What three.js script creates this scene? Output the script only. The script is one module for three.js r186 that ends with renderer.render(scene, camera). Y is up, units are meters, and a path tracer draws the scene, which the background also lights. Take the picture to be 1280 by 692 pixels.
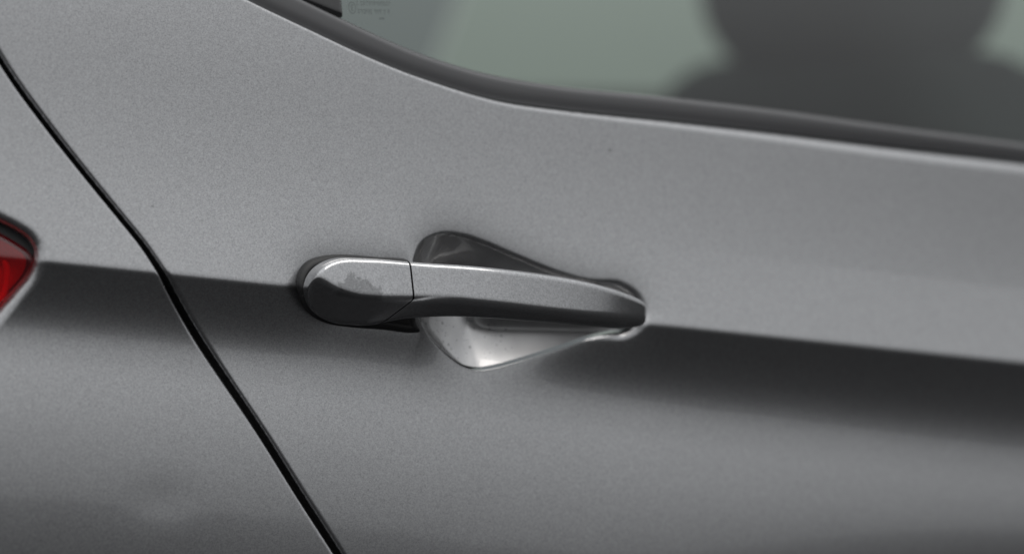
import * as THREE from 'three';
import { RoundedBoxGeometry } from 'three/addons/geometries/RoundedBoxGeometry.js';
import { mergeGeometries } from 'three/addons/utils/BufferGeometryUtils.js';

// ---------------------------------------------------------------- camera, sky, sun, exposure
const scene = new THREE.Scene();
const DEG = Math.PI / 180;
const W = 1280, H = 692, YAW = 28 * DEG, PITCH = 2 * DEG, DIST = 2.0;
const TARGET = new THREE.Vector3(0, 0.90, 0);
const camera = new THREE.PerspectiveCamera(9.73, W / H, 0.05, 2000);
camera.position.set(-Math.sin(YAW) * Math.cos(PITCH), Math.sin(PITCH), Math.cos(YAW) * Math.cos(PITCH)).multiplyScalar(DIST).add(TARGET);
camera.lookAt(TARGET);
camera.focus = 1.945;
camera.userData.fStop = 2.4;
camera.updateMatrixWorld(true);

const SKY_ZENITH = 1.25;
{ // heavy overcast: brighter overhead, the same in every direction, broken only by faint cloud texture
  const w = 512, h = 256, d = new Float32Array(w * h * 4);
  for (let j = 0; j < h; j++) for (let i = 0; i < w; i++) {
    const e = ((j + 0.5) / h - 0.5) * Math.PI, a = (i / w) * 2 * Math.PI, s = Math.max(Math.sin(e), 0);
    const c = 1 + 0.035 * Math.sin(3 * a + 9 * e) * Math.cos(5 * e + 1) + 0.03 * Math.sin(7 * a - 6 * e + 2) * Math.cos(e);
    const L = SKY_ZENITH * (1 + 2 * s) / 3 * c, k = (j * w + i) * 4;
    d[k] = L * 0.985; d[k + 1] = L * 1.0; d[k + 2] = L * 1.018; d[k + 3] = 1;
  }
  const t = new THREE.DataTexture(d, w, h, THREE.RGBAFormat, THREE.FloatType);
  t.mapping = THREE.EquirectangularReflectionMapping; t.magFilter = THREE.LinearFilter; t.minFilter = THREE.LinearFilter; t.needsUpdate = true;
  scene.background = t; scene.environment = t;
}
const sun = new THREE.DirectionalLight(0xfff9f2, 0.5);
sun.position.set(0.72, 4.4, 1.40); sun.target.position.set(0, 0.9, 0);
sun.castShadow = true; sun.shadow.radius = 45; sun.shadow.mapSize.set(2048, 2048);
Object.assign(sun.shadow.camera, { left: -2.5, right: 2.5, top: 2.5, bottom: -2.5, near: 0.1, far: 12 });
scene.add(sun, sun.target);

const renderer = new THREE.WebGLRenderer({ antialias: true });
renderer.setSize(1024, 553);
renderer.toneMapping = THREE.LinearToneMapping;
renderer.toneMappingExposure = 1.0;
renderer.shadowMap.enabled = true;

// ---------------------------------------------------------------- small tools
let seed = 20240611;
const rnd = () => { seed = (seed * 1664525 + 1013904223) >>> 0; return seed / 4294967296; };
const clamp = (v, a, b) => Math.min(b, Math.max(a, v));
const sstep = (a, b, v) => { const t = clamp((v - a) / (b - a), 0, 1); return t * t * (3 - 2 * t); };
const lerp = (a, b, t) => a + (b - a) * t;
function table(pts, smooth = true) {                       // [[x, y], ...] -> smooth monotone function of x
  const n = pts.length, m = [];
  for (let i = 0; i < n; i++) {
    const s0 = i ? (pts[i][1] - pts[i - 1][1]) / (pts[i][0] - pts[i - 1][0]) : null, s1 = i < n - 1 ? (pts[i + 1][1] - pts[i][1]) / (pts[i + 1][0] - pts[i][0]) : null;
    m.push(s0 === null ? s1 : s1 === null ? s0 : s0 * s1 <= 0 ? 0 : 2 * s0 * s1 / (s0 + s1));
  }
  return (x) => {
    if (x <= pts[0][0]) return pts[0][1]; if (x >= pts[n - 1][0]) return pts[n - 1][1];
    let i = 0; while (x > pts[i + 1][0]) i++;
    const h = pts[i + 1][0] - pts[i][0], t = (x - pts[i][0]) / h, t2 = t * t, t3 = t2 * t;
    return (2 * t3 - 3 * t2 + 1) * pts[i][1] + (t3 - 2 * t2 + t) * h * m[i] + (-2 * t3 + 3 * t2) * pts[i + 1][1] + (t3 - t2) * h * m[i + 1];
  };
}
// a line of sight through a spot of the photograph, met with a surface of the car z = f(x, y)
const eye = camera.position.clone();
function at(px, py, f = 0) {
  const d = new THREE.Vector3(px / W * 2 - 1, 1 - py / H * 2, 0.5).unproject(camera).sub(eye);
  let z = typeof f === 'number' ? f : 0, p;
  for (let k = 0; k < (typeof f === 'number' ? 1 : 6); k++) {
    p = eye.clone().addScaledVector(d, (z - eye.z) / d.z);
    if (typeof f !== 'number') z = f(p.x, p.y);
  }
  return p;
}
// value noise
const NG = 256, ngrid = Float32Array.from({ length: NG * NG }, rnd);
function vnoise(x, y) {
  const i = Math.floor(x), j = Math.floor(y), u = x - i, v = y - j, a = u * u * (3 - 2 * u), b = v * v * (3 - 2 * v);
  const g = (p, q) => ngrid[((q % NG + NG) % NG) * NG + ((p % NG + NG) % NG)];
  return lerp(lerp(g(i, j), g(i + 1, j), a), lerp(g(i, j + 1), g(i + 1, j + 1), a), b);
}

// ---------------------------------------------------------------- the body side as a height field
const ca = at(50, 325), cb = at(1280, 453);
const creaseY = (x) => ca.y + (cb.y - ca.y) * (x - ca.x) / (cb.x - ca.x);
// tilt of the surface in degrees (positive: looks up) by height over the crease in metres
const tilt = table([[-0.75, -9], [-0.5, -4], [-0.3, -4], [-0.2, 1], [-0.155, 5], [-0.125, 8], [-0.1, 11], [-0.083, 12], [-0.066, 8.5], [-0.052, 2], [-0.04, -5], [-0.028, -12], [-0.014, -17], [-0.0032, -18.5], [0.0026, 16], [0.03, 15], [0.075, 11], [0.12, 8.5], [0.17, 11], [0.25, 20], [0.5, 28]]);
const PS0 = -0.8, PDS = 0.0004, PN = 3400, prof = new Float64Array(PN);
{
  for (let i = 1; i < PN; i++) prof[i] = prof[i - 1] - Math.tan(tilt(PS0 + (i - 0.5) * PDS) * DEG) * PDS;
  const z0 = prof[Math.round(-PS0 / PDS)]; for (let i = 0; i < PN; i++) prof[i] -= z0;
}
const P = (s) => { const f = clamp((s - PS0) / PDS, 0, PN - 1.001), i = Math.floor(f); return lerp(prof[i], prof[i + 1], f - i); };
const band = (x) => lerp(0.78, 1.03, sstep(-0.3, 0.42, x));          // the scoop under the crease deepens towards the front
function body(x, y) {
  const s = y - creaseY(x), k = s < 0 ? band(x) : 1;
  let z = k * P(s / k) - (x - 0.1) * (x - 0.1) / 11;
  const f = sstep(0.02, 0.5, x); z += 0.07 * f * Math.max(0, s - 0.05) - 0.85 * f * Math.max(0, -0.045 - s) ** 2 ;
  if (x < -0.3) z -= 0.9 * (x + 0.3) * (x + 0.3);
  z += 0.00012 * (vnoise(x * 14 + 40, y * 18) - 0.5) + 0.00006 * (vnoise(x * 34 + 9, y * 40 + 3) - 0.5);
  return z;
}
const onBody = (px, py) => { const p = at(px, py, body); return [p.x, p.y]; };

// smooth outlines in the body's own x, y
function curve(pts, closed, step = 0.003) {
  const c = new THREE.CatmullRomCurve3(pts.map(([x, y]) => new THREE.Vector3(x, y, 0)), closed, 'centripetal');
  return c.getSpacedPoints(Math.max(8, Math.ceil(c.getLength() / step))).map((p) => [p.x, p.y]);
}
function sdf(pts, closed) {                                  // signed distance: positive outside a closed outline, or to the right of an open one running downwards
  const n = pts.length - 1; let x0 = 1e9, x1 = -1e9, y0 = 1e9, y1 = -1e9;
  for (const [x, y] of pts) { x0 = Math.min(x0, x); x1 = Math.max(x1, x); y0 = Math.min(y0, y); y1 = Math.max(y1, y); }
  const box = []; const B = 12;                               // bounding boxes over runs of segments
  for (let i = 0; i < n; i += B) {
    const b = [1e9, -1e9, 1e9, -1e9, i, Math.min(n, i + B)];
    for (let k = i; k <= b[5]; k++) { b[0] = Math.min(b[0], pts[k][0]); b[1] = Math.max(b[1], pts[k][0]); b[2] = Math.min(b[2], pts[k][1]); b[3] = Math.max(b[3], pts[k][1]); }
    box.push(b);
  }
  return (x, y) => {
    if (closed && (x < x0 - 0.06 || x > x1 + 0.06 || y < y0 - 0.06 || y > y1 + 0.06)) return 0.06;
    let best = 1e9, side = 1;
    for (const b of box) {
      const bx = Math.max(b[0] - x, 0, x - b[1]), by = Math.max(b[2] - y, 0, y - b[3]);
      if (bx * bx + by * by > best) continue;
      for (let k = b[4]; k < b[5]; k++) {
        const [ax, ay] = pts[k], ex = pts[k + 1][0] - ax, ey = pts[k + 1][1] - ay, wx = x - ax, wy = y - ay;
        const t = clamp((wx * ex + wy * ey) / (ex * ex + ey * ey + 1e-18), 0, 1), dx = wx - t * ex, dy = wy - t * ey, q = dx * dx + dy * dy;
        if (q < best - 1e-14) { best = q; side = ex * wy - ey * wx > 0 ? 1 : -1; }
      }
    }
    let d = Math.sqrt(best);
    if (!closed) return d * side;
    let inside = false;
    if (x > x0 && x < x1 && y > y0 && y < y1) for (let k = 0; k < n; k++) {
      const [ax, ay] = pts[k], [bx, by] = pts[k + 1];
      if ((ay > y) !== (by > y) && x < ax + (y - ay) / (by - ay) * (bx - ax)) inside = !inside;
    }
    return inside ? -d : d;
  };
}
const px = (list) => list.map(([a, b]) => onBody(a, b));
const shut = curve(px([[-330, -520], [-190, -300], [-95, -120], [-45, -12], [-4, 66], [20, 104], [60, 158], [105, 215], [150, 270], [180, 307], [203, 341], [222, 377], [250, 425], [290, 485], [330, 545], [375, 617], [422, 690], [470, 768], [525, 865], [590, 985], [660, 1120]]), false);
const dShut = sdf(shut, false);
const rearTop = onBody(-40, -330), fr = [0.92, 1.36];
const windowOutline = curve([...px([[100, -120], [200, -58], [258, -28], [312, 0], [385, 35], [460, 70], [525, 96], [620, 125], [700, 137], [836, 151], [972, 166], [1108, 182.5], [1280, 202.5], [1500, 230], [1700, 256]]), [0.86, onBody(1700, 256)[1] - 0.02], [0.93, 1.12], fr, [0.5, 1.415], [0.1, 1.40], [-0.18, 1.33], rearTop], true);
const dWin = sdf(windowOutline, true);
const glassOutline = curve([...px([[140, -125], [230, -80], [300, -46], [370, -9], [437, 24], [475, 42], [525, 63.5], [575, 80.5], [620, 92.5], [700, 106], [836, 120], [972, 136], [1108, 155], [1280, 178], [1500, 208], [1660, 229]]), [0.80, onBody(1660, 229)[1] + 0.004], [0.89, 1.13], [0.885, 1.34], [0.5, 1.395], [0.1, 1.38], [-0.15, 1.31], [rearTop[0] + 0.03, rearTop[1] - 0.01]], true);
const dGlass = sdf(glassOutline, true);
const cup = curve(px([[519, 345], [521, 322], [530, 304], [553, 293], [582, 295], [610, 304], [650, 321], [700, 341], [745, 354], [778, 361], [798, 374], [806, 390], [801, 405], [786, 414], [762, 418], [738, 424], [700, 437], [655, 451], [622, 460], [600, 463], [582, 459], [564, 447], [547, 431], [532, 410], [521, 380]]), true, 0.002);
const dCup = sdf(cup, true);
const NC = cup.length, cupTopRun = (() => { // the upper edge of the recess, from its left corner to its tip
  const near = (p) => { let b = 0, q = 1e9; cup.forEach((c, k) => { const e = Math.hypot(c[0] - p[0], c[1] - p[1]); if (e < q) { q = e; b = k; } }); return b; };
  return [near(onBody(539, 299)), near(onBody(804, 384)), near(onBody(520, 385))];
})();
const leftRun = [...cup.slice(cupTopRun[2]), ...cup.slice(1, cupTopRun[0] + 1)];
const dCupTop = sdf(cup.slice(cupTopRun[0], cupTopRun[1] + 1), false), dCupLow = sdf([...cup.slice(cupTopRun[1]), ...cup.slice(1, cupTopRun[0] + 1)].filter((c, k, l) => !leftRun.includes(c)), false), dCupLeft = sdf(leftRun, false);
const pad = curve(px([[372, 352], [376, 337], [386, 326], [402, 320], [430, 318], [470, 321], [512, 326], [520, 340], [520, 400], [526, 414], [515, 416], [480, 412], [440, 409], [410, 404], [390, 394], [377, 378]]), true, 0.002);
const dPad = sdf(pad, true);
const lampHole = curve(px([[-700, 20], [-420, 90], [-160, 195], [-60, 246], [0, 276], [22, 287], [38, 298], [46, 310], [47, 325], [40, 343], [20, 367], [0, 389], [-60, 455], [-140, 520], [-300, 560], [-600, 560]]), true);
const dLampHole = sdf(lampHole, true);

const roll = (d, r) => d >= r ? 0 : d <= 0 ? r - 1.4 * d : r - Math.sqrt(Math.max(0, r * r - (r - d) * (r - d)));
function dish(x, y) { const d = Math.max(0, Math.min(dCup(x, y), dPad(x, y) + 0.002)); return d < 0.06 ? 0.0026 * Math.exp(-d / 0.0095) : 0; }
const skinBase = (x, y) => body(x, y) - dish(x, y);

// a sheet z = height(x, y) over the region inside(x, y) > 0, its rim turned back by `depth`
function axis(list) { const o = []; for (const [a, b, s] of list) { const n = Math.max(1, Math.round((b - a) / s)); for (let i = 0; i < n; i++) o.push(a + (b - a) * i / n); } o.push(list[list.length - 1][1]); return o; }
function sheet(xs, ys, inside, height, depth = 0.012, uv = (x, y) => [(x + 0.4) / 0.8, (y - 0.7) / 0.4]) {
  const nx = xs.length, ny = ys.length, D = new Float32Array(nx * ny), Z = new Float32Array(nx * ny);
  for (let j = 0; j < ny; j++) for (let i = 0; i < nx; i++) { const k = j * nx + i; D[k] = inside(xs[i], ys[j]); if (D[k] > -0.012) Z[k] = height(xs[i], ys[j]); }
  const pos = [], nor = [], uvs = [], idx = [], vid = new Int32Array(nx * ny).fill(-1), eid = new Map(), rim = [];
  const push = (x, y, z, n) => { pos.push(x, y, z); nor.push(...n); uvs.push(...uv(x, y)); return pos.length / 3 - 1; };
  const nrm = (i, j) => {
    const i0 = Math.max(0, i - 1), i1 = Math.min(nx - 1, i + 1), j0 = Math.max(0, j - 1), j1 = Math.min(ny - 1, j + 1);
    const gx = (Z[j * nx + i1] - Z[j * nx + i0]) / (xs[i1] - xs[i0]), gy = (Z[j1 * nx + i] - Z[j0 * nx + i]) / (ys[j1] - ys[j0]), l = 1 / Math.hypot(gx, gy, 1);
    return [-gx * l, -gy * l, l];
  };
  const vert = (k) => vid[k] >= 0 ? vid[k] : (vid[k] = push(xs[k % nx], ys[(k / nx) | 0], Z[k], nrm(k % nx, (k / nx) | 0)));
  const cut = (a, b) => {
    if (a > b) [a, b] = [b, a];
    const key = a * nx * ny + b; if (eid.has(key)) return eid.get(key);
    const t = clamp(D[a] / (D[a] - D[b]), 0.001, 0.999), na = nrm(a % nx, (a / nx) | 0), nb = nrm(b % nx, (b / nx) | 0);
    const n = [0, 1, 2].map((q) => lerp(na[q], nb[q], t)), l = Math.hypot(...n);
    const v = push(lerp(xs[a % nx], xs[b % nx], t), lerp(ys[(a / nx) | 0], ys[(b / nx) | 0], t), lerp(Z[a], Z[b], t), n.map((q) => q / l));
    eid.set(key, v); return v;
  };
  const tri = (a, b, c) => {
    const out = [], edge = [];
    for (const [p, q] of [[a, b], [b, c], [c, a]]) {
      if (D[p] > 0) out.push(vert(p));
      if ((D[p] > 0) !== (D[q] > 0)) { const v = cut(p, q); edge.push([v, D[p] > 0]); out.push(v); }
    }
    for (let k = 2; k < out.length; k++) idx.push(out[0], out[k - 1], out[k]);
    if (edge.length === 2) rim.push(edge[0][1] ? [edge[0][0], edge[1][0]] : [edge[1][0], edge[0][0]]);
  };
  for (let j = 0; j < ny - 1; j++) for (let i = 0; i < nx - 1; i++) {
    const a = j * nx + i, b = a + 1, c = a + nx + 1, d = a + nx;
    if (D[a] <= 0 && D[b] <= 0 && D[c] <= 0 && D[d] <= 0) continue;
    if ((i + j) & 1) { tri(a, b, c); tri(a, c, d); } else { tri(a, b, d); tri(b, c, d); }
  }
  if (depth > 0) {
    const lips = new Map();
    const lip = (v, n) => {
      if (!lips.has(v)) { const o = [pos[3 * v], pos[3 * v + 1], pos[3 * v + 2]]; lips.set(v, [push(o[0], o[1], o[2], n), push(o[0], o[1], o[2] - depth, n)]); }
      return lips.get(v);
    };
    for (const [a, b] of rim) {
      const dx = pos[3 * b] - pos[3 * a], dy = pos[3 * b + 1] - pos[3 * a + 1], l = Math.hypot(dx, dy); if (l < 1e-9) continue;
      const n = [dy / l, -dx / l, 0], [a0, a1] = lip(a, n), [b0, b1] = lip(b, n);
      idx.push(a0, a1, b0, b0, a1, b1);
    }
  }
  const g = new THREE.BufferGeometry();
  g.setAttribute('position', new THREE.Float32BufferAttribute(pos, 3)); g.setAttribute('normal', new THREE.Float32BufferAttribute(nor, 3)); g.setAttribute('uv', new THREE.Float32BufferAttribute(uvs, 2)); g.setIndex(idx);
  return g;
}

// ---------------------------------------------------------------- materials
function dataTex(w, h, fill, srgb = false) {
  const d = new Uint8Array(w * h * 4);
  for (let j = 0; j < h; j++) for (let i = 0; i < w; i++) { const c = fill(i / w, j / h, i, j), k = (j * w + i) * 4; for (let q = 0; q < 3; q++) d[k + q] = clamp(Math.round(255 * (Array.isArray(c) ? c[q] : c)), 0, 255); d[k + 3] = 255; }
  const t = new THREE.DataTexture(d, w, h); t.wrapS = t.wrapT = THREE.RepeatWrapping; t.magFilter = THREE.LinearFilter; t.minFilter = THREE.LinearMipmapLinearFilter; t.generateMipmaps = true;
  if (srgb) t.colorSpace = THREE.SRGBColorSpace; t.needsUpdate = true; return t;
}
// metallic flake: fine light and dark grains of the paint itself, with a few specks of dirt at their places
const FW = 2048, FH = 1024, flakeA = new Float32Array(FW * FH);
for (let k = 0; k < FW * FH; k++) flakeA[k] = (rnd() + rnd() + rnd()) / 3 - 0.5;
const fl = (i, j) => flakeA[((j + FH) % FH) * FW + ((i + FW) % FW)];
const soft = (i, j) => (fl(i, j) * 2 + fl(i + 1, j) + fl(i - 1, j) + fl(i, j + 1) + fl(i, j - 1)) / 6;
const specks = [[762, 188, 1.3], [829, 234, 0.7], [190, 258, 0.9], [640, 176, 0.5], [905, 300, 0.5], [330, 520, 0.5], [700, 560, 0.6], [460, 612, 0.5], [1010, 605, 0.6]].map(([a, b, r]) => [...onBody(a, b), r * 0.001]);
const flakeMap = dataTex(FW, FH, (u, v, i, j) => {
  const x = u * 0.8 - 0.4, y = v * 0.4 + 0.7;
  let g = 0.66 + 0.32 * soft(i, j) + 0.32 * fl(i, j);
  for (const [sx, sy, r] of specks) { const d = Math.hypot(x - sx, (y - sy) * 1.2); if (d < r) g *= 0.62; }
  return [g * 0.992, g * 0.998, g * 1.008];
});
const flakeRough = dataTex(512, 512, (u, v, i, j) => 0.78 + 0.5 * soft(i, j));
const M = {};
const paint = (o = {}) => new THREE.MeshPhysicalMaterial({ color: new THREE.Color().setRGB(0.54, 0.54, 0.545), map: flakeMap, metalness: 1.0, roughness: 0.31, clearcoat: 1, clearcoatRoughness: 0.04, ...o });
M.paint = paint();
M.black = new THREE.MeshPhysicalMaterial({ color: new THREE.Color().setRGB(0.012, 0.012, 0.013), roughness: 0.55 });
M.trim = new THREE.MeshPhysicalMaterial({ color: new THREE.Color().setRGB(0.10, 0.10, 0.103), clearcoat: 0.5, clearcoatRoughness: 0.2, roughness: 0.3 });
M.gloss = new THREE.MeshPhysicalMaterial({ color: new THREE.Color().setRGB(0.02, 0.02, 0.021), roughness: 0.18, clearcoat: 0.6, clearcoatRoughness: 0.1 });
const dustMap = dataTex(512, 256, () => 0.25, false);
{ // pale dust specks on the black rubber
  const d = dustMap.image.data;
  for (let n = 0; n < 260; n++) { const cx = rnd() * 512, cy = rnd() * 256, r = 0.7 + 2.0 * rnd() ** 4, b = 70 + 160 * rnd(); for (let j = -3; j <= 3; j++) for (let i = -3; i <= 3; i++) if (Math.hypot(i, j) < r) { const k = (((cy + j + 256) & 255) * 512 + ((cx + i + 512) & 511)) * 4; for (let q = 0; q < 3; q++) d[k + q] = b; } }
}
M.rubber = new THREE.MeshPhysicalMaterial({ color: new THREE.Color().setRGB(0.06, 0.06, 0.062), map: dustMap, roughness: 0.5 });
M.glass = new THREE.MeshPhysicalMaterial({ color: new THREE.Color().setRGB(0.635, 0.70, 0.645), transmission: 1, thickness: 0, roughness: 0.0, ior: 1.52 });
M.pane = new THREE.MeshPhysicalMaterial({ color: new THREE.Color().setRGB(0.60, 0.665, 0.61), transmission: 1, thickness: 0, roughness: 0.0, ior: 1.72 });
M.lens = new THREE.MeshPhysicalMaterial({ color: new THREE.Color().setRGB(0.80, 0.025, 0.05), transmission: 0.92, thickness: 0, roughness: 0.03, ior: 1.7 });
M.reflector = new THREE.MeshPhysicalMaterial({ color: new THREE.Color().setRGB(0.55, 0.02, 0.035), metalness: 0.4, roughness: 0.35 });
M.redRing = new THREE.MeshPhysicalMaterial({ color: new THREE.Color().setRGB(0.90, 0.25, 0.25), roughness: 0.25 });
M.fabric = new THREE.MeshStandardMaterial({ color: new THREE.Color().setRGB(0.17, 0.185, 0.195), roughness: 0.9 });
M.lining = new THREE.MeshStandardMaterial({ color: new THREE.Color().setRGB(0.82, 0.84, 0.84), roughness: 0.95 });
M.card = new THREE.MeshStandardMaterial({ color: new THREE.Color().setRGB(0.06, 0.062, 0.062), roughness: 0.7 });

function mesh(name, geo, mat, parent) { const o = new THREE.Mesh(geo, mat); o.name = name; o.castShadow = o.receiveShadow = true; parent.add(o); return o; }

// ---------------------------------------------------------------- ground
{
  const t = dataTex(512, 512, (u, v, i, j) => 0.62 + 0.45 * soft(i, j) + 0.3 * (vnoise(u * 16, v * 16) - 0.5)); t.repeat.set(300, 300);
  const g = new THREE.CircleGeometry(600, 96); g.rotateX(-Math.PI / 2);
  const o = mesh('ground', g, new THREE.MeshStandardMaterial({ color: new THREE.Color().setRGB(0.034, 0.034, 0.036), map: t, roughness: 0.95 }), scene);
  o.userData = { kind: 'structure', label: 'dark asphalt ground the car is parked on' };
}

// ---------------------------------------------------------------- the car
const car = new THREE.Group(); car.name = 'car';
car.userData = { label: 'grey metallic car seen close up at its rear door handle', category: 'car' };
scene.add(car);
const gap = (x, y) => lerp(0.0019, 0.0012, sstep(-0.02, 0.03, y - creaseY(x)));
const winRoll = (x) => lerp(0.0022, 0.0085, sstep(-0.05, 0.36, x));

// rear door skin
const frontEdge = (x) => 0.965 - x;
const door = mesh('rear_door', sheet(
  axis([[-0.40, -0.36, 0.004], [-0.36, 0.41, 0.00085], [0.41, 0.975, 0.006]]), axis([[0.42, 0.64, 0.006], [0.64, 0.725, 0.0016], [0.725, 1.085, 0.00085], [1.085, 1.19, 0.0016], [1.19, 1.47, 0.006]]),
  (x, y) => Math.min(dShut(x, y) - gap(x, y), dWin(x, y), dCup(x, y), frontEdge(x), y - 0.43, 1.46 - y),
  (x, y) => skinBase(x, y) - roll(dShut(x, y) - gap(x, y), 0.0026) - roll(dWin(x, y), winRoll(x)) - roll(dCup(x, y), lerp(lerp(0.00001, 0.0016, sstep(-0.002, 0.012, y - creaseY(x))), 0.006, sstep(0.05, 0.085, x))) - roll(frontEdge(x), 0.003), 0.016), M.paint, car);
// quarter panel behind it
const dent = onBody(205, 622);
const quarter = mesh('quarter_panel', sheet(
  axis([[-0.85, -0.52, 0.006], [-0.52, -0.40, 0.0018], [-0.40, -0.05, 0.00095], [-0.05, 0.1, 0.006]]), axis([[0.42, 0.64, 0.006], [0.64, 0.725, 0.0016], [0.725, 1.085, 0.00095], [1.085, 1.19, 0.0016], [1.19, 1.47, 0.006]]),
  (x, y) => Math.min(-dShut(x, y) - gap(x, y), dLampHole(x, y), y - 0.43, 1.46 - y),
  (x, y) => {
    const q = Math.hypot(x - dent[0], (y - dent[1]) * 1.6);
    return body(x, y) - 0.00034 * Math.exp(-q * q / (2 * 0.015 * 0.015)) - roll(-dShut(x, y) - gap(x, y), 0.0026) - roll(dLampHole(x, y), 0.0065);
  }, 0.016), M.paint, car);
// front door skin, beyond the picture
mesh('front_door', sheet(axis([[0.96, 1.95, 0.012]]), axis([[0.42, 1.12, 0.01]]), (x, y) => Math.min(x - 0.970, 1.94 - x, y - 0.43, creaseY(x) + 0.145 - y),
  (x, y) => body(x, y) - roll(x - 0.970, 0.003), 0.016), M.paint, car);
// black weather seal behind the shut line
mesh('door_seal', sheet(axis([[-0.55, 0.2, 0.006]]), axis([[0.44, 1.4, 0.006]]), (x, y) => 0.03 - Math.abs(dShut(x, y)), (x, y) => body(x, y) - 0.018, 0), M.black, car);

// recess behind the grip
{
  const inset = (x, y) => lerp(0.0019, 0.0003, sstep(-0.004, 0.012, y - creaseY(x)));
  const sa = onBody(629, 412), sb = onBody(744, 413), shelfY = (x) => sa[1] + (sb[1] - sa[1]) * (x - sa[0]) / (sb[0] - sa[0]), edgeX = onBody(590, 455)[0];
  const bowl = (d, x, y) => {                               // steep under the upper edge, flattening to a back wall; a sloping shelf along the lower edge
    const out = dCup(x, y) > 0, a = (out ? 0 : Math.abs(dCupTop(x, y))) + 0.002, b = out ? 0 : Math.abs(dCupLow(x, y)), k = 0.0022;
    const up = 0.049 * (1 - Math.exp(-Math.pow(a / 0.0300, 1.14)));
    const q = y - shelfY(x), over = 0.5 * (q + Math.sqrt(q * q + 9e-6)) * sstep(edgeX - 0.002, edgeX + 0.024, x);
    const low = lerp(0.74, 1.3, sstep(0.06, 0.09, x)) * (b - 0.93 * Math.min(over, b)) + 0.0028 * sstep(edgeX + 0.006, edgeX - 0.016, x) * (1 - Math.exp(-b / 0.0025))
      + 0.060 * sstep(-0.003, 0.016, y - creaseY(x));
    const h = clamp(0.5 + 0.5 * (low - up) / k, 0, 1);
    return Math.min(lerp(low, up, h) - k * h * (1 - h), 0.001 + 5 * (out ? 0 : Math.abs(dCupLeft(x, y))));
  };
  const spots = []; for (let n = 0; n < 150; n++) spots.push([onBody(530 + rnd() * 120, 395 + rnd() * 62), 0.00025 + 0.0006 * rnd() ** 3]);
  const cupMap = dataTex(1024, 512, (u, v, i, j) => {
    const x = u * 0.16 - 0.07, y = v * 0.1 + 0.83; let g = 0.66 + 0.2 * soft(i, j) + 0.10 * (vnoise(x * 160, y * 160) - 0.5);
    for (const [p, r] of spots) if (Math.hypot(x - p[0], y - p[1]) < r) g *= 0.55;
    return g;
  });
  mesh('handle_recess', sheet(axis([[-0.08, 0.10, 0.0008]]), axis([[0.83, 0.935, 0.0008]]),
    (x, y) => -dCup(x, y) - inset(x, y),
    (x, y) => { const d = -dCup(x, y) - inset(x, y); return skinBase(x, y) - 0.0022 - bowl(Math.max(d, 0), x, y); }, 0, (x, y) => [(x + 0.07) / 0.16, (y - 0.83) / 0.1]), paint({ map: cupMap, roughness: 0.30, color: new THREE.Color().setRGB(0.54, 0.54, 0.545) }), door);
}

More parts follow.
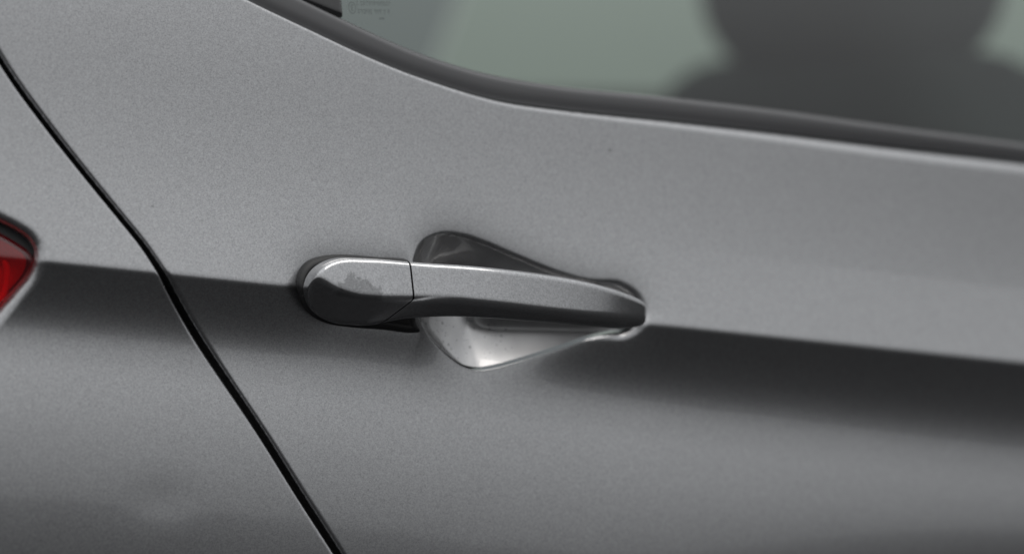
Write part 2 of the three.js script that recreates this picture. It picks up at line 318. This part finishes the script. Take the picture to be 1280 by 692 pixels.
// ---------------------------------------------------------------- door handle
const handle = new THREE.Group(); handle.name = 'door_handle'; car.add(handle);
mesh('gasket', sheet(axis([[-0.17, -0.02, 0.0008]]), axis([[0.86, 0.935, 0.0008]]), (x, y) => -dPad(x, y),
  (x, y) => { const d = -dPad(x, y); return skinBase(x, y) + 0.0042 - roll(d, 0.0034) - 0.0006 * Math.exp(-(((d - 0.0046) / 0.0005) ** 2)); }, 0.006, (x, y) => [x / 0.12, y / 0.06]), M.rubber, handle);
{
  const zFront = (x) => zF(x);
  const zF = table([[-0.16, 0.016], [-0.13, 0.021], [-0.10, 0.028], [-0.07, 0.0375], [-0.02, 0.0455], [0.03, 0.044], [0.07, 0.035], [0.10, 0.021], [0.125, 0.011]]);
  const line = (list, off = 0) => table(list.map(([a, b]) => { const p = at(a, b, (x) => zFront(x) + off); return [p.x, p.y]; }));
  const yT = line([[385, 321.5], [430, 322], [470, 323.5], [517, 327.5], [580, 331.5], [640, 337.5], [700, 346], [740, 354.5], [770, 363.5], [790, 372], [803, 379]], -0.008);
  const yK = line([[381, 322], [390, 326], [397, 334], [405, 346], [416, 357], [432, 365.5], [455, 371], [485, 373], [517, 373.5], [560, 374.5], [600, 378], [640, 382.5], [700, 390], [740, 395], [780, 398.5], [800, 399.5]]);
  const yB = line([[380, 399], [400, 402], [430, 405], [470, 406.5], [500, 405], [515, 401.5], [530, 398], [560, 396.5], [600, 398], [640, 400.5], [700, 405], [740, 409], [770, 411], [790, 409], [800, 406]], -0.012);
  const xL = at(379, 362, 0.004).x, xJ = at(517.5, 352, zF).x, xR = at(799, 390, 0.009).x;
  const tiltF = table([[xL, 17], [xJ, 14], [0.0, 10], [0.03, 5], [0.06, -2], [xR, -9]]);
  const ell = (t) => { t = clamp(t, 0, 1); return Math.sqrt(Math.max(0, 1 - (1 - t) ** 2)); };
  const shear = (yn, w) => w * clamp((yn - 0.5) * 2, 0, 1);            // the joint leans back under the edge
  function section(x) {
    const t0 = (x - xL), t1 = (xR - x), eY = Math.pow(ell(t0 / 0.026), 0.85) * Math.pow(ell(t1 / 0.016), 0.75), eZ = Math.pow(ell((t0 + 0.00004) / 0.0085), 0.42) * Math.pow(ell((t1 + 0.0001) / 0.012), 0.7);
    const base = 0.0035 * sstep(0.02, -0.06, x) - 0.004 * sstep(0.05, 0.12, x);
    const yc = lerp(yT(x), yB(x), 0.52), f = (y) => yc + (y - yc) * eY;
    const T = f(yT(x)), K = f(yK(x)), B = f(yB(x)), zK = base + (zF(x) - base) * eZ;
    const cap = sstep(xJ + 0.022, xJ - 0.006, x), endR = sstep(0.07, 0.115, x);
    const thick = lerp(0.0215, Math.max(zK - base, 0.0004), Math.max(cap, endR)), zb = zK - thick;
    const zT = Math.max(zK - Math.tan(tiltF(x) * DEG) * Math.abs(T - K), zb + 0.0002), zB = Math.max(zK - (K - B) * 0.8 * eZ, zb + 0.0001);
    const bell = 0.0012 * Math.min(1, thick / 0.02);
    const poly = [[T + bell * 0.2, zb], [T, zT], [K, zK], [B, zB], [B - bell * cap * 0.4 + 0.002 * (1 - cap), zb]], rad = [0.003, 0.0036, 0.0040, 0.0045, 0.003], out = [];
    const n = poly.length;
    for (let k = 0; k < n; k++) {
      const c = poly[k], a = poly[(k + n - 1) % n], b = poly[(k + 1) % n], la = Math.hypot(a[0] - c[0], a[1] - c[1]), lb = Math.hypot(b[0] - c[0], b[1] - c[1]);
      const ra = Math.min(rad[k], la * 0.45), rb = Math.min(rad[k], lb * 0.45);
      const p0 = [c[0] + (a[0] - c[0]) * ra / (la + 1e-9), c[1] + (a[1] - c[1]) * ra / (la + 1e-9)], p1 = [c[0] + (b[0] - c[0]) * rb / (lb + 1e-9), c[1] + (b[1] - c[1]) * rb / (lb + 1e-9)];
      for (let q = 0; q <= 10; q++) { const t = q / 10, u = 1 - t; out.push([u * u * p0[0] + 2 * u * t * c[0] + t * t * p1[0], u * u * p0[1] + 2 * u * t * c[1] + t * t * p1[1]]); }
      const nb = poly[(k + 1) % n], rn = Math.min(rad[(k + 1) % n], lb * 0.45);
      const e1 = [nb[0] + (c[0] - nb[0]) * rn / (lb + 1e-9), nb[1] + (c[1] - nb[1]) * rn / (lb + 1e-9)];
      for (let q = 1; q < 6; q++) out.push([lerp(p1[0], e1[0], q / 6), lerp(p1[1], e1[1], q / 6)]);
    }
    return out.map(([y, z]) => [y, z, clamp((yT(x) - y) / (yT(x) - yB(x)), 0, 1)]);
  }
  function loft(stations, jointSide) {
    const pos = [], uv = [], idx = []; let m;
    for (const x of stations) {
      const s = section(x); m = s.length;
      const w = sstep(0.03, 0, Math.abs(x - xJ));
      for (const [y, z, yn] of s) { const xx = x - 0.016 * w * clamp((yn - 0.6) / 0.4, 0, 1); pos.push(xx, y, z); uv.push((xx + 0.4) / 0.8, (y + 0.5 * z - 0.7) / 0.4); }
    }
    const n = stations.length;
    for (let i = 0; i < n - 1; i++) for (let k = 0; k < m; k++) { const a = i * m + k, b = i * m + (k + 1) % m, c = a + m, d = b + m; idx.push(a, b, c, b, d, c); }
    const g = new THREE.BufferGeometry(); g.setAttribute('position', new THREE.Float32BufferAttribute(pos, 3)); g.setAttribute('uv', new THREE.Float32BufferAttribute(uv, 2)); g.setIndex(idx); g.computeVertexNormals();
    // flat closing faces
    const ends = [g.toNonIndexed()];
    for (const e of [0, n - 1]) {
      const p = [], u = [], nn = [], o = e * m, c = [0, 0, 0]; for (let k = 0; k < m; k++) for (let q = 0; q < 3; q++) c[q] += pos[3 * (o + k) + q] / m;
      for (let k = 0; k < m; k++) { const a = o + k, b = o + (k + 1) % m, t = e ? [a, b] : [b, a]; p.push(...c, ...t.flatMap((v) => pos.slice(3 * v, 3 * v + 3))); for (let q = 0; q < 3; q++) { nn.push(e ? 1 : -1, 0, 0); u.push(0.5, 0.5); } }
      const f = new THREE.BufferGeometry(); f.setAttribute('position', new THREE.Float32BufferAttribute(p, 3)); f.setAttribute('uv', new THREE.Float32BufferAttribute(u, 2)); f.setAttribute('normal', new THREE.Float32BufferAttribute(nn, 3)); ends.push(f);
    }
    return mergeGeometries(ends);
  }
  const run = (a, b, n, easeA, easeB) => Array.from({ length: n + 1 }, (_, i) => { let t = i / n; if (easeA) t = 1 - Math.cos(t * Math.PI / 2); if (easeB) t = Math.sin(t * Math.PI / 2); return lerp(a, b, t); });
  // worn patch on the cap: matt grey scuff with a ragged outline
  const sc = at(450, 357, zF), scuff = (x, y) => {
    const dx = (x - sc.x) / 0.0125, dy = (y - sc.y) / 0.0085, n = vnoise(x * 480, y * 480) * 0.7 + vnoise(x * 1500, y * 1500) * 0.55 + vnoise(x * 3600, y * 3600) * 0.35;
    const hump = Math.exp(-(((dx + 0.35) / 0.28) ** 2)) * 0.75 + Math.exp(-(((dx - 0.25) / 0.4) ** 2)) * 0.35 - 0.15;
    return sstep(0.16, -0.04, dy - hump - 0.55 * (0.8 - n)) * sstep(1.15, 0.85, Math.abs(dx) + 0.3 * (n - 0.8)) * sstep(-1.15, -0.9, dy) * (0.6 + 0.4 * vnoise(x * 2200, y * 2200));
  };
  const handleMap = dataTex(2048, 1024, (u, v, i, j) => {
    const x = u * 0.8 - 0.4, y = v * 0.4 + 0.7 - 0.5 * zF(sc.x); let g = 0.66 + 0.32 * soft(i, j) + 0.32 * fl(i, j);
    if (Math.abs(x - sc.x) < 0.03 && Math.abs(y - sc.y) < 0.02) g *= 1 - 0.5 * scuff(x, y);
    return [g * 0.992, g * 0.998, g * 1.008];
  });
  const hp = paint({ map: handleMap, roughness: 0.21 });
  mesh('handle_cap', loft(run(xL, xJ - 0.0005, 90, true, false)), hp, handle);
  mesh('handle_grip', loft(run(xJ + 0.0005, xR, 160, false, true)), hp, handle);
}

// ---------------------------------------------------------------- side window
{
  const X = axis([[-0.45, -0.2, 0.004], [-0.2, 0.42, 0.0012], [0.42, 0.96, 0.006]]), Y = axis([[0.95, 0.96, 0.004], [0.96, 1.085, 0.0012], [1.085, 1.44, 0.005]]);
  const trim = mesh('window_seal', sheet(X, Y, (x, y) => Math.min(-dWin(x, y) - 0.0012, dGlass(x, y) ),
    (x, y) => { const g = dGlass(x, y), w = Math.max(-dWin(x, y), 0); return body(x, y) - 0.0095 + 0.0045 * (1 - Math.exp(-w / 0.0055)) - roll(g, 0.0036) ; }, 0.012), M.trim, door);
  const glass = mesh('window_glass', sheet(axis([[-0.45, 0.96, 0.006]]), axis([[0.95, 1.44, 0.006]]), (x, y) => 0.006 - dGlass(x, y), (x, y) => body(x, y) - 0.0105, 0), M.pane, door);
  // black post cover at the rear edge of the pane
  const post = curve([...px([[200, -75], [290, -42], [345, -13], [400, 10], [434, 22], [437, 20], [435, 0], [428, -60], [418, -150]]), onBody(400, -330), onBody(140, -330)], true);
  const dPost = sdf(post, true);
  mesh('pillar_cover', sheet(axis([[-0.45, -0.05, 0.0012]]), axis([[1.0, 1.3, 0.0015]]), (x, y) => -dPost(x, y), (x, y) => body(x, y) - 0.0065 - roll(-dPost(x, y), 0.0045), 0.006), M.gloss, door);
  // small print etched on the glass
  const cv = document.createElement('canvas'); cv.width = 512; cv.height = 256; const c = cv.getContext('2d');
  c.clearRect(0, 0, 512, 256); c.fillStyle = c.strokeStyle = '#000'; c.lineWidth = 8;
  for (const [y, x0, x1] of [[28, 120, 470], [88, 110, 490], [148, 120, 470]]) for (let x = x0; x < x1;) { const w = 12 + rnd() * 16; c.fillRect(x, y + rnd() * 4, w, 6); c.fillRect(x + rnd() * (w - 6), y, 6, 34); c.fillRect(x, y + 28 * rnd(), w, 6); x += w + (rnd() < 0.15 ? 26 : 8); }
  c.beginPath(); c.arc(60, 140, 40, 0, 7); c.stroke(); c.fillRect(48, 118, 8, 44); c.fillRect(48, 118, 26, 8); c.fillRect(48, 136, 22, 8); c.fillRect(48, 154, 26, 8);
  c.fillRect(360, 208, 60, 10);
  const tex = new THREE.CanvasTexture(cv); tex.colorSpace = THREE.SRGBColorSpace;
  const a = onBody(440, -16), b = onBody(500, 30);
  mesh('glass_marking', sheet(axis([[a[0], b[0], 0.004]]), axis([[b[1], a[1], 0.004]]), () => 1, (x, y) => body(x, y) - 0.0100, 0, (x, y) => [(x - a[0]) / (b[0] - a[0]), (y - b[1]) / (a[1] - b[1])]),
    new THREE.MeshStandardMaterial({ color: new THREE.Color().setRGB(0.05, 0.055, 0.06), alphaMap: null, map: tex, transparent: true, opacity: 0.3, roughness: 0.8 }), glass);
}

// ---------------------------------------------------------------- tail lamp
{
  const lensOutline = curve(px([[-700, 45], [-420, 112], [-160, 213], [-60, 261], [0, 291], [20, 302.5], [35, 313], [41.5, 323], [41, 335], [33, 351], [15, 371], [0, 385], [-60, 447], [-140, 508], [-300, 545], [-600, 545]].map(([a, b]) => [a + 7, b])), true);
  const d = sdf(lensOutline, true);
  const lamp = new THREE.Group(); lamp.name = 'tail_lamp'; car.add(lamp);
  const X = axis([[-0.8, -0.42, 0.004], [-0.42, -0.28, 0.001]]), Y = axis([[0.76, 0.84, 0.004], [0.84, 0.97, 0.001], [0.97, 1.12, 0.004]]);
  mesh('lens', sheet(X, Y, (x, y) => -d(x, y), (x, y) => body(x, y) - 0.0075 - roll(-d(x, y), 0.004), 0.004), M.lens, lamp);
  mesh('lamp_housing', sheet(X, Y, (x, y) => -d(x, y) + 0.012, (x, y) => body(x, y) - 0.016 - 0.02 * sstep(0, 0.03, -d(x, y)), 0.004), M.black, lamp);
  mesh('reflector', sheet(X, Y, (x, y) => -d(x, y) - 0.003, (x, y) => body(x, y) - 0.014 - 0.018 * sstep(0, 0.03, -d(x, y)), 0), M.reflector, lamp);
  mesh('lamp_seal', sheet(X, Y, (x, y) => Math.min(d(x, y) + 0.0015, 0.003 - dLampHole(x, y)), (x, y) => body(x, y) - 0.0105, 0.003), M.black, lamp);
  const cpt = at(-42, 345, -0.03);
  for (const [r, w, z] of [[0.027, 0.0022, -0.004], [0.0195, 0.0018, -0.008], [0.012, 0.0018, -0.012]]) { const g = new THREE.TorusGeometry(r, w, 12, 48); g.translate(cpt.x, cpt.y, body(cpt.x, cpt.y) - 0.017 + z + 0.006); mesh('light_ring', g, M.redRing, lamp); }
}

// ---------------------------------------------------------------- cabin seen through the pane
{
  const box = (x0, x1, y0, y1, z0, z1, r = 0.01) => { const g = new RoundedBoxGeometry(x1 - x0, y1 - y0, z1 - z0, 3, Math.min(r, (x1 - x0) / 2.1, (y1 - y0) / 2.1, (z1 - z0) / 2.1)); g.translate((x0 + x1) / 2, (y0 + y1) / 2, (z0 + z1) / 2); return g; };
  mesh('roof', box(-0.95, 1.55, 1.455, 1.50, -1.45, -0.19, 0.02), M.paint, car);
  mesh('headliner', box(-0.93, 1.53, 1.43, 1.452, -1.43, -0.21), M.lining, car);
  mesh('cabin_floor', box(-0.95, 1.9, 0.25, 0.30, -1.58, -0.06), M.card, car);
  mesh('tailgate', box(-1.0, -0.95, 0.25, 1.45, -1.5, -0.2), M.paint, car);
  mesh('dashboard', box(1.7, 1.9, 0.3, 1.0, -1.5, -0.1, 0.04), M.card, car);
  mesh('far_door', box(-0.95, 1.9, 0.3, 1.052, -1.66, -1.58, 0.02), M.card, car);
  const pillar = (x0, x1, lean) => { const g = box(x0, x1, 1.05, 1.46, -1.63, -1.585, 0.012); const p = g.attributes.position; for (let k = 0; k < p.count; k++) { const t = (p.getY(k) - 1.05) / 0.4; p.setZ(k, p.getZ(k) + 0.17 * t); p.setX(k, p.getX(k) + lean * t); } g.computeVertexNormals(); return g; };
  mesh('pillar', pillar(-0.95, -0.6, 0.1), M.lining, car);
  mesh('pillar', pillar(1.78, 1.88, -0.4), M.lining, car);
  const far = new THREE.BufferGeometry();
  const edge = at(526, 60, -1.6).x, glassShape = (a, b, c, d) => { far.setAttribute('position', new THREE.Float32BufferAttribute([a, 1.03, -1.61, b, 1.03, -1.61, d, 1.46, -1.43, c, 1.46, -1.43], 3)); far.setIndex([0, 2, 1, 0, 3, 2]); far.computeVertexNormals(); return far.clone(); };
  mesh('far_window', glassShape(edge, 1.86, edge + 0.1, 1.5), M.glass, car);
  mesh('far_window', glassShape(-0.62, edge - 0.004, -0.52, edge + 0.096), new THREE.MeshPhysicalMaterial({ color: new THREE.Color().setRGB(0.40, 0.43, 0.44), transmission: 1, thickness: 0, roughness: 0, ior: 1.52 }), car);
  mesh('underbody', box(-1.0, 1.9, 0.16, 0.425, -1.6, -0.10, 0.03), M.black, car);
  // front seat
  const seat = new THREE.Group(); seat.name = 'seat'; car.add(seat);
  const c = at(1062, 88, -1.0);
  const hr = new RoundedBoxGeometry(0.22, 0.30, 0.41, 8, 0.08); { const p = hr.attributes.position; for (let k = 0; k < p.count; k++) { const t = clamp((0.15 - p.getY(k)) / 0.30, 0, 1), w = 1 - 0.30 * t * t; p.setZ(k, p.getZ(k) * w); p.setX(k, p.getX(k) * (1 - 0.15 * t * t)); } hr.computeVertexNormals(); }
  hr.translate(c.x, c.y + 0.138, c.z); mesh('headrest', hr, M.fabric, seat);
  const br = new RoundedBoxGeometry(0.23, 0.66, 0.64, 10, 0.08); { const p = br.attributes.position; for (let k = 0; k < p.count; k++) { const y = p.getY(k), t = clamp((y - 0.1) / 0.23, 0, 1); p.setZ(k, p.getZ(k) * (1 - 0.28 * t * t)); p.setX(k, p.getX(k) + 0.22 * (-0.33 - y) * 0.6); } br.computeVertexNormals(); }
  br.translate(c.x + 0.085, c.y - 0.315, c.z); mesh('backrest', br, M.fabric, seat);
  const cu = new RoundedBoxGeometry(0.5, 0.14, 0.5, 6, 0.06); cu.translate(c.x + 0.36, c.y - 0.62, c.z); mesh('cushion', cu, M.fabric, seat);
}

renderer.render(scene, camera);
